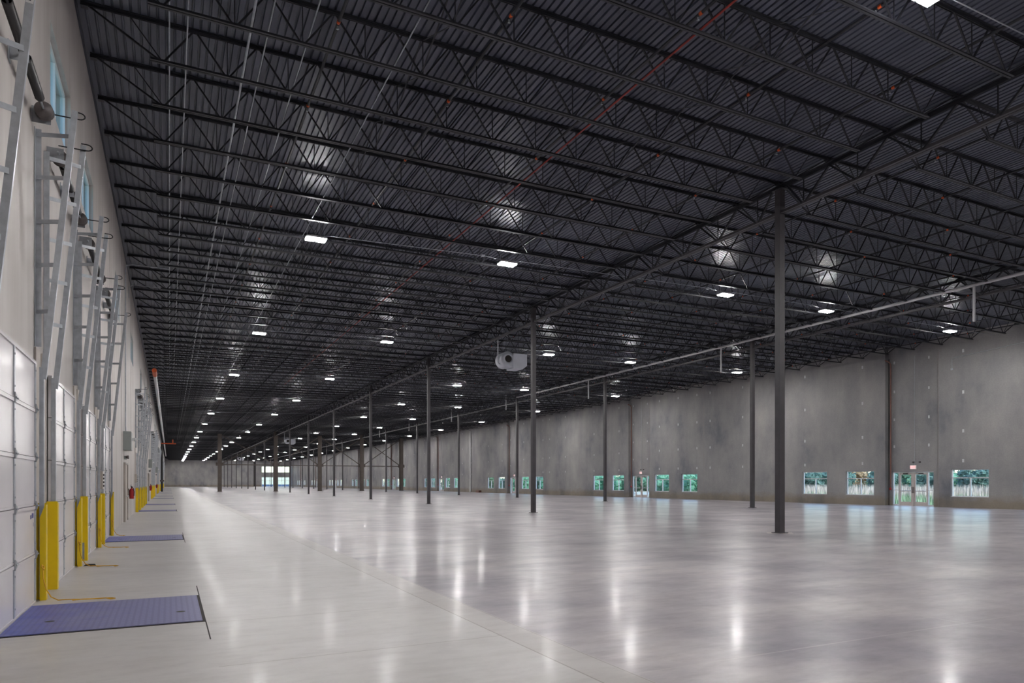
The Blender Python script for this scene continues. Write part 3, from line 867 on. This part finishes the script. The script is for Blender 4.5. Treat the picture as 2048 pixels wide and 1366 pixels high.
mb.build('print', M['ink'], lt_)
dd = [o for o in C.objects if o.name.startswith('dock_door_unit') and o.parent is None and abs(o.location.y - GROUPS[0]) < 0.01][0]
sec3 = [o for o in dd.children if abs(o.location.z - SEC) < 0.01][0]
mb = MB(); mb.box(0.045, 0.0465, 1.02, 1.10, 0.46, 0.51); mb.box(0.045, 0.0465, 1.13, 1.24, 0.47, 0.53); mb.box(0.045, 0.0465, 1.235, 1.25, 0.36, 0.41)
mb.build('sticker', M['skid'], sec3)['label'] = 'small blue maker sticker'

# yellow pull cords hanging off the near doors
def cord(y, label, tail):
    x = XL + 0.09; y0 = y + 1.44
    pts = [(x + 0.04, y0 - 0.05, 0.42), (x + 0.045, y0 - 0.07, 0.30), (x + 0.08, y0 - 0.10, 0.16), (x + 0.14, y0 - 0.14, 0.06), (x + 0.22, y0 - 0.18, 0.02)]
    for k in range(1, 13):
        u = k / 12; pts.append((x + 0.22 + tail * u, y0 - 0.18 - 0.12 * u + 0.02 * math.sin(9 * u), 0.02))
    pts += [(x + 0.22 + tail + 0.03, y0 - 0.34, 0.02), (x + 0.22 + tail - 0.02, y0 - 0.38, 0.02)]
    for k in range(10):
        u = k / 9; pts.append((x + 0.2 + tail * (0.9 - 0.6 * u), y0 - 0.26 - 0.02 * math.sin(7 * u), 0.02))
    mb = MB(); mb.tube(pts, 0.007, 6)
    o = tag(mb.build('pull_cord', M['tanrope']), label, 'cord', 'yellow door pull cords')
    mb = MB(); mb.tube([(x + 0.03, y0 - 0.05, 0.47), (x + 0.05, y0 - 0.02, 0.44), (x + 0.05, y0 - 0.06, 0.41), (x + 0.03, y0 - 0.08, 0.45), (x + 0.03, y0 - 0.05, 0.47)], 0.01, 6)
    mb.build('knot', M['tanrope'], o)
cord(GROUPS[0], 'yellow pull cord trailing from the nearest dock door across the leveller', 0.62)
cord(GROUPS[0] + PITCH, 'yellow pull cord lying by the second nearest dock door', 0.42)
cord(GROUPS[0] + 2 * PITCH, 'yellow pull cord lying by the third nearest dock door', 0.4)
cord(GROUPS[0] + 3 * PITCH, 'short yellow pull cord by the fourth nearest dock door', 0.12)
mb = MB(); mb.prism([(-0.1, 0), (0.1, 0), (0.08, 0.03), (-0.06, 0.035)], 'y', -0.03, 0.03)
o = tag(mb.build('cord_handle', M['black'], None, (XL + 0.28, GROUPS[0] + PITCH + 1.5, 0.0)), 'small black handle lying beside the second yellow guard', 'handle')

# ================================================================== LEFT WALL FITTINGS
def control_box(y, z, label, dx=0.0):
    r = thing('control_box', label, 'control box', (XLM + dx, y, z), group='beige door control boxes')
    mb = MB(); mb.box(0, 0.11, -0.12, 0.12, -0.22, 0.22); mb.build('case', M['jamb'], r)
    mb = MB()
    for k in range(4): mb.lathe([(0.025, 0.11), (0.022, 0.135), (0.0, 0.137)], (0, 0, 0.13 - 0.09 * k), 'x', 10)
    mb.build('buttons', M['black'], r)
    mb = MB(); mb.tube([(0.03, 0, -0.22), (0.03, 0, -z + 1.3 if z > 1.6 else -0.5)], 0.012, 6); mb.build('conduit', M['galv'], r)
    return r
control_box(19.62, 1.6, 'beige control box between the third and fourth nearest dock doors', 0.026)
control_box(40.05, 1.75, 'beige control box before the second group of docks')

def panel_box(y, label, ph):
    r = thing('electrical_box', label, 'electrical box', (XLM, y, 0), group='grey electrical boxes on the dock wall')
    mb = MB(); mb.box(0, 0.26, 0, 0.95, 2.80, 3.53); mb.build('case', M['grey_box'], r)
    mb = MB(); mb.box(0.26, 0.275, 0.02, 0.93, 2.82, 3.51); mb.build('cover', M['grey_box'], r)
    mb = MB(); mb.tube([(0.08, 0.3, 3.53), (0.06, 0.35, 3.75), (0.06, 0.35, 9.9)] + ([(0.09, 0.35, 10.05), (0.3, 0.4, 10.12), (1.6, 0.4, 10.12)] if ph else []), 0.022, 8); mb.build('conduit', M['galv'], r)
    mb = MB(); mb.box(0.26, 0.34, 0.55, 0.7, 3.2, 3.3); mb.lathe([(0.0, 0.42), (0.06, 0.42), (0.075, 0.36), (0.04, 0.3), (0.0, 0.3)], (0, 0.62, 3.25), 'x', 12); mb.build('strobe', M['white'], r)
    return r
panel_box(30.4, 'grey electrical box high on the wall by the personnel door', True)
panel_box(66.0, 'grey electrical box past the second group of docks', True)
panel_box(98.0, 'grey electrical box past the third group of docks', False)

def emergency_light(y, label):
    r = thing('emergency_light', label, 'emergency light', (XLM, y, 2.52), group='twin emergency lights')
    mb = MB(); mb.box(0, 0.09, -0.16, 0.16, -0.06, 0.08); mb.build('case', M['grey_box'], r)
    for s in (-1, 1):
        mb = MB(); mb.lathe([(0.0, 0.05), (0.05, 0.06), (0.07, 0.14), (0.06, 0.15), (0.0, 0.145)], (0, s * 0.14, 0.03), 'x', 12); mb.build('lamp_head', M['iron'], r)
    return r
emergency_light(31.2, 'twin emergency light over the personnel door near the first docks')
emergency_light(66.8, 'twin emergency light past the second group of docks')
emergency_light(98.8, 'twin emergency light past the third group of docks')

def man_door(n, y, label):
    mb = MB()
    for a in (y - 1.0, y + 0.94): mb.box(XL, XL + 0.07, a, a + 0.06, 0, 2.27)
    mb.box(XL, XL + 0.07, y - 1.0, y + 1.0, 2.27, 2.33)
    o = struct('door_%d' % n, mb, M['grey_post'], label)
    mb = MB(); mb.box(XL, XL + 0.03, y - 0.94, y + 0.94, 0.01, 2.27); mb.build('door_leaf', M['jamb'], o)
    mb = MB(); mb.tube([(XL + 0.09, y - 0.8, 1.0), (XL + 0.09, y + 0.7, 1.0)], 0.018, 8); mb.build('push_bar', M['galv'], o)
man_door(20, 31.6, 'pale personnel door in the dock wall before the extinguisher')
man_door(21, 65.0, 'personnel door past the second group of docks')

ext0 = None
for y, lab in ((34.0, 'red fire extinguisher on the wall past the personnel door'), (67.6, 'red fire extinguisher past the second group of docks'), (100.2, 'red fire extinguisher past the third group of docks')):
    if ext0 is None:
        ext0 = thing('fire_extinguisher', lab, 'fire extinguisher', (XLM, y, 0.84), group='red fire extinguishers on the dock wall')
        mb = MB(); mb.lathe([(0.0, 0.0), (0.085, 0.0), (0.09, 0.02), (0.09, 0.36), (0.07, 0.42), (0.03, 0.45), (0.03, 0.48)], (0.13, 0, 0), 'z', 16); mb.build('cylinder', M['red'], ext0)
        mb = MB(); mb.box(0.1, 0.16, -0.02, 0.02, 0.48, 0.54); mb.bar((0.1, 0, 0.55), (0.1, 0.14, 0.6), 0.02); mb.bar((0.1, 0, 0.52), (0.1, 0.13, 0.54), 0.02); mb.build('valve', M['black'], ext0)
        mb = MB(); mb.tube([(0.15, 0, 0.5), (0.2, -0.06, 0.45), (0.23, -0.09, 0.3), (0.22, -0.08, 0.12)], 0.015, 8); mb.build('hose', M['black'], ext0)
        mb = MB(); mb.box(0.0, 0.04, -0.05, 0.05, 0.1, 0.44); mb.build('bracket', M['iron'], ext0)
    else: dup(ext0, (XLM, y, 0.84), lab)

# pale sprinkler main on the dock wall with orange couplings
mb = MB(); mb.tube([(XL + 0.75, 50.5, 8.6), (XL + 0.75, 205, 8.6)], 0.11, 12)
o = tag(mb.build('sprinkler_main', M['pvc']), 'thick pale sprinkler main along the top of the dock wall', 'pipe')
mb = MB(); mb.tube([(XL + 0.75, 48.6, 8.6), (XL + 0.75, 50.7, 8.6)], 0.14, 12); mb.build('coupling', M['orange'], o)
mb = MB(); mb.tube([(XL + 0.75, 49.6, 8.7), (XL + 0.75, 49.6, 10.4)], 0.015, 8); mb.build('hanger', M['black_steel'], o)
mb = MB(); mb.tube([(XL + 0.45, 131, 0.0), (XL + 0.45, 131, 8.1)], 0.16, 12)
o = tag(mb.build('sprinkler_riser', M['black']), 'black vertical riser pipe between far dock doors', 'pipe')
mb = MB(); mb.box(XL + 0.15, XL + 0.8, 130.7, 131.3, 1.7, 2.0); mb.build('valve', M['iron'], o)
mb = MB(); mb.tube([(XL + 0.3, 131, 8.22), (1.0, 131, 8.22)], 0.1, 10); mb.tube([(0.5, 131, 8.25), (0.5, 131, 8.9)], 0.1, 10); mb.build('manifold', M['orange'], o)
# conduit loop crossing from the wall to the joists
mb = MB(); mb.tube([(XL + 0.03, 33.8, 9.5), (XL + 0.03, 33.9, 10.0), (XL + 0.2, 33.9, 10.1), (0.0, 33.9, 10.1)], 0.012, 6)
tag(mb.build('wall_conduit', M['galv']), 'thin bent conduit crossing from the dock wall to the joists', 'conduit')

# ================================================================== RIGHT WALL FITTINGS
cu = bpy.data.curves.new('exit', 'FONT'); cu.body = 'EXIT'; cu.size = 0.19; cu.align_x = 'CENTER'; cu.align_y = 'CENTER'; cu.extrude = 0.002
tmp = bpy.data.objects.new('tmp', cu); C.objects.link(tmp)
bpy.context.view_layer.update()
exit_me = bpy.data.meshes.new_from_object(tmp.evaluated_get(bpy.context.evaluated_depsgraph_get()))
bpy.data.objects.remove(tmp); exit_me.name = 'lettering'; exit_me.materials.clear(); exit_me.materials.append(M['exit_red'])
mb = MB(); mb.box(-0.06, 0, -0.2, 0.2, -0.13, 0.13); ex_case = mb.mesh('case', M['white'])
mb = MB(); mb.box(-0.063, -0.06, -0.18, 0.18, -0.11, 0.11); ex_face = mb.mesh('sign_face', M['exit_face'])
for gi, D in enumerate(GD):
    nth = ordw(gi + 1)
    r = thing('exit_sign', 'lit red exit sign over the %s glazed door from the front' % nth, 'exit sign', (XR + REC - 0.003, D + 0.12, 2.55), group='lit exit signs over the glazed doors')
    link('case', ex_case, r); link('sign_face', ex_face, r)
    l = link('lettering', exit_me, r, (-0.066, 0, 0)); l.rotation_euler = (R(90), 0, R(-90))
    mb = MB(); mb.tube([(-0.03, -0.1, 0.13), (-0.03, -0.1, 7.3)], 0.012, 6); mb.build('conduit', M['galv'], r)
    for s in (-0.45, -0.02):
        mb = MB(); mb.lathe([(0.0, -0.11), (0.05, -0.1), (0.06, -0.02), (0.04, 0.0)], (0, s, 0.33), 'x', 10); mb.build('lamp_head', M['iron'], r)
    # brown drain pipe standing in the recess corner
    r = thing('drain_pipe', 'brown drain pipe standing beside the %s glazed door' % nth, 'pipe', (XR, D + 1.62, 0), group='brown drain pipes in the door recesses')
    mb = MB(); mb.tube([(-0.15, 0.2, 9.8), (0.1, 0.05, 9.65), (0.17, 0, 9.5), (0.17, 0, 1.1)], 0.045, 8); mb.build('pipe', M['brown'], r)
    mb = MB(); mb.lathe([(0.0, -0.06), (0.07, -0.05), (0.08, 0.06), (0.05, 0.1)], (0.15, 0, 1.1), 'z', 10); mb.build('valve', M['red'], r)
mb = MB(); mb.tube([(XR - 0.13, 101.4, 0.05), (XR - 0.13, 101.4, 9.8)], 0.12, 10)
tag(mb.build('downpipe', M['pvc']), 'tall pale downpipe standing against the window wall', 'pipe')
mb = MB(); mb.tube([(XR - 0.13, 137.5, 0.0), (XR - 0.13, 137.5, 9.8)], 0.1, 10)
tag(mb.build('downpipe', M['pvc']), 'thin pale downpipe on the window wall past the braced frame', 'pipe')
mb = MB(); mb.box(XR - 0.5, XR - 0.1, 97.2, 98.4, 0, 0.32)
tag(mb.build('carton', M['brown']), 'small brown carton on the floor against the window wall', 'carton')
mb = MB(); mb.tube([(XR - 0.03, 17.0, 9.82), (XR - 0.03, 25.6, 9.25), (XR - 0.03, 25.75, 9.2), (XR - 0.03, 25.75, 8.6)], 0.014, 6); 
o = tag(mb.build('sensor_conduit', M['galv']), 'thin bent conduit with a small box high on the window wall', 'conduit')
mb = MB(); mb.box(XR - 0.06, XR, 25.68, 25.82, 8.5, 8.62); mb.build('outlet_box', M['galv'], o)

# ================================================================== AIR UNITS
def air_unit(x, y, z, label, main=True):
    r = thing('air_heater', label, 'heater', (x, y, z), group='pale air heaters under the roof')
    mb = MB(); mb.prism([(-0.1, -0.45), (0.5, -0.45), (0.78, -0.25), (0.78, 0.42), (-0.1, 0.42)], 'y', -0.45, 0.45); mb.build('cabinet', M['heater'], r)
    mb = MB(); mb.lathe([(0.0, -0.42), (0.43, -0.42), (0.45, -0.38), (0.45, 0.38), (0.43, 0.42), (0.0, 0.42)], (-0.42, 0, 0.06), 'y', 24); mb.box(-0.45, -0.1, -0.40, 0.40, -0.36, -0.1); mb.build('blower_case', M['heater'], r)
    mb = MB(); mb.lathe([(0.22, -0.43), (0.26, -0.52), (0.31, -0.50), (0.31, -0.42)], (-0.42, 0, 0.08), 'y', 20); mb.build('inlet_ring', M['heater'], r)
    mb = MB(); mb.lathe([(0.0, -0.47), (0.2, -0.46), (0.2, -0.43)], (-0.42, 0, 0.08), 'y', 20); mb.build('blower_inlet', M['gap'], r)
    mb = MB()
    for a in (-0.5, 0.6): mb.tube([(a, -0.3, 0.4), (a, -0.3, zd(x) - z - 0.002)], 0.012, 6); mb.tube([(a, 0.3, 0.4), (a, 0.3, zd(x) - z - 0.002)], 0.012, 6)
    mb.build('hanger', M['black_steel'], r)
    mb = MB(); mb.tube([(-0.92, -0.1, GB - z), (-0.92, -0.1, -0.1), (-0.86, -0.1, -0.18), (-0.7, -0.1, -0.2)], 0.03, 8); mb.build('gas_pipe', M['galv'], r)
    return r
air_unit(17.77, 35.6, 8.55, 'pale grey air heater with round blower hung beside the second near column')
air_unit(17.6, 125.0 - 9, 8.2, 'distant pale air heater hung just before the braced frame')
air_unit(17.8, 204.3, 8.1, 'farthest pale air heater hung near the end wall')

# ================================================================== OUTDOORS
mb = MB(); mb.box(XR + 0.8, 260, -80, YF + 0.3, -0.3, -0.12); mb.box(-300, XL - 0.4, -60, 420, -1.5, -1.3)

struct('ground', mb, M['meadow'], 'dry meadow outside the windows')
M['asphalt'] = paint('asphalt', srgb(104, 110, 122), 0.9)
mb = MB(); mb.box(-60, XR + 80, YF + 0.4, 640, -0.35, -0.13)
struct('road', mb, M['asphalt'], 'grey asphalt yard beyond the far entrance')
mb = MB(); mb.box(XR + 18, XR + 25, 60, YF, -0.12, -0.06)
struct('path', mb, M['roadtop'], 'pale road crossing the meadow')
def blob(mb, c, r, seed, n1=9, n2=6, mi=0):
    rnd = random.Random(seed); v = []; c = Vector(c)
    for i in range(n2 + 1):
        th_ = math.pi * i / n2
        for k in range(n1):
            ph = 2 * math.pi * k / n1
            rr = r * rnd.uniform(0.7, 1.2)
            v.append(c + Vector((rr * math.sin(th_) * math.cos(ph), rr * math.sin(th_) * math.sin(ph), rr * 0.85 * math.cos(th_))))
    f = []
    for i in range(n2):
        for k in range(n1):
            a, b = i * n1 + k, i * n1 + (k + 1) % n1
            f.append((a, a + n1, b + n1, b))
    mb.add(v, f, mi)
def leaf_cloud(mb, c, r, n, size, seed, mi=0):
    rnd = random.Random(seed)
    for _ in range(n):
        d = Vector((rnd.gauss(0, 1), rnd.gauss(0, 1), rnd.gauss(0, 0.8))).normalized() * r * rnd.uniform(0.75, 1.12)
        p_ = Vector(c) + d
        a = Vector((rnd.uniform(-1, 1), rnd.uniform(-1, 1), rnd.uniform(-1, 1))).normalized(); b = a.cross(Vector((rnd.uniform(-1, 1), rnd.uniform(-1, 1), 1))).normalized()
        s = size * rnd.uniform(0.6, 1.4)
        mb.add([p_ - a * s, p_ - b * s * 0.6, p_ + a * s, p_ + b * s * 0.6], [(0, 1, 2, 3)], mi)
TREE = []
for v in range(4):
    rnd = random.Random(40 + v)
    cr = MB()
    for k in range(20):
        z_ = rnd.uniform(0.5, 3.1); q_ = 1.6
        c_ = (rnd.uniform(-q_, q_), rnd.uniform(-q_, q_), z_); rr = rnd.uniform(0.6, 1.05)
        blob(cr, c_, rr * 0.8, 100 * v + k); leaf_cloud(cr, c_, rr, 110, 0.13, 300 * v + k)
    tk = MB(); tk.tube([(0, 0, 0), (0.1, 0, 1.2), (0, 0.1, 2.6)], [0.22, 0.17, 0.08], 8)
    TREE.append((cr.mesh('crown', LEAF[v]), tk.mesh('trunk', M['bark'])))
KIND = ['dark green tree', 'blue green tree', 'brown autumn tree', 'bright green tree']
rnd = random.Random(5); cnt = {}
spots = []
for i in range(26):
    spots.append((XR + 36.2 + rnd.uniform(-0.1, 0.1), 22 + i * 5.6 + rnd.uniform(-0.1, 0.1)))
    spots.append((XR + 42 + rnd.uniform(-0.1, 0.1), 24.8 + i * 5.6 + rnd.uniform(-0.1, 0.1)))
for i in range(10): spots.append((XR + rnd.uniform(12, 17), 112 + i * 14 + rnd.uniform(-2, 2)))
for i, (x, y) in enumerate(spots):
    v = rnd.choice([0, 0, 1, 1, 2, 3]) if y < 70 else rnd.choice([0, 3, 3, 1]); cnt[v] = cnt.get(v, 0) + 1
    r = thing('tree', '%s outside the window wall, %s of its kind from the front' % (KIND[v], ordw(cnt[v])), 'tree', (x, y, -0.15), (0, 0, rnd.uniform(0, 6)), 'trees beyond the window wall')
    s = rnd.uniform(0.9, 1.0); r.scale = (s, s, s)
    link('crown', TREE[v][0], r); link('trunk', TREE[v][1], r)
def thicket(name, label, x0, x1, y0, y1, n, seed):
    rnd = random.Random(seed); mb = MB()
    for k in range(n):
        c_ = (rnd.uniform(x0, x1), y0 + (y1 - y0) * (k + rnd.random()) / n, rnd.uniform(0.5, 2.2)); rr = rnd.uniform(1.0, 1.6)
        blob(mb, c_, rr * 0.85, 900 + k, mi=k % 3); leaf_cloud(mb, c_, rr, 60, 0.2, 1900 + k, mi=k % 3)
    tag(mb.build(name, [LEAF[0], LEAF[1], LEAF[3]]), label, 'undergrowth', kind='stuff')
thicket('undergrowth', 'dense green undergrowth closing the view behind the trees', XR + 47, XR + 49, 15, 220, 330, 77)
def grass(name, label, x0, x1, y0, y1, n, h, mat_, seed):
    rnd = random.Random(seed); mb = MB()
    for _ in range(n):
        x, y = rnd.uniform(x0, x1), rnd.uniform(y0, y1); hh = h * rnd.uniform(0.5, 1.3); a = rnd.uniform(0, 6.28); w_ = rnd.uniform(0.03, 0.08)
        dx, dy = math.cos(a) * w_, math.sin(a) * w_; lx, ly = rnd.uniform(-0.15, 0.15), rnd.uniform(-0.15, 0.15)
        mb.add([(x - dx, y - dy, -0.13), (x + dx, y + dy, -0.13), (x + lx + dx * 0.3, y + ly + dy * 0.3, hh)], [(0, 1, 2)])
    tag(mb.build(name, mat_), label, 'grass', kind='stuff')
grass('tall_grass', 'pale dry tall grass outside the nearest windows', XR + 14.2, XR + 33, 15, 62, 12000, 1.15, M['grass'], 1)
grass('green_grass', 'greener tall grass close outside the nearest windows', XR + 2, XR + 14, 15, 60, 3500, 0.65, M['grass_green'], 2)

# let daylight and lamps bounce a few times
sc.cycles.max_bounces = 6
sc.cycles.diffuse_bounces = 3
sc.cycles.glossy_bounces = 3
sc.cycles.transparent_max_bounces = 8
sc.cycles.caustics_reflective = False
sc.cycles.caustics_refractive = False
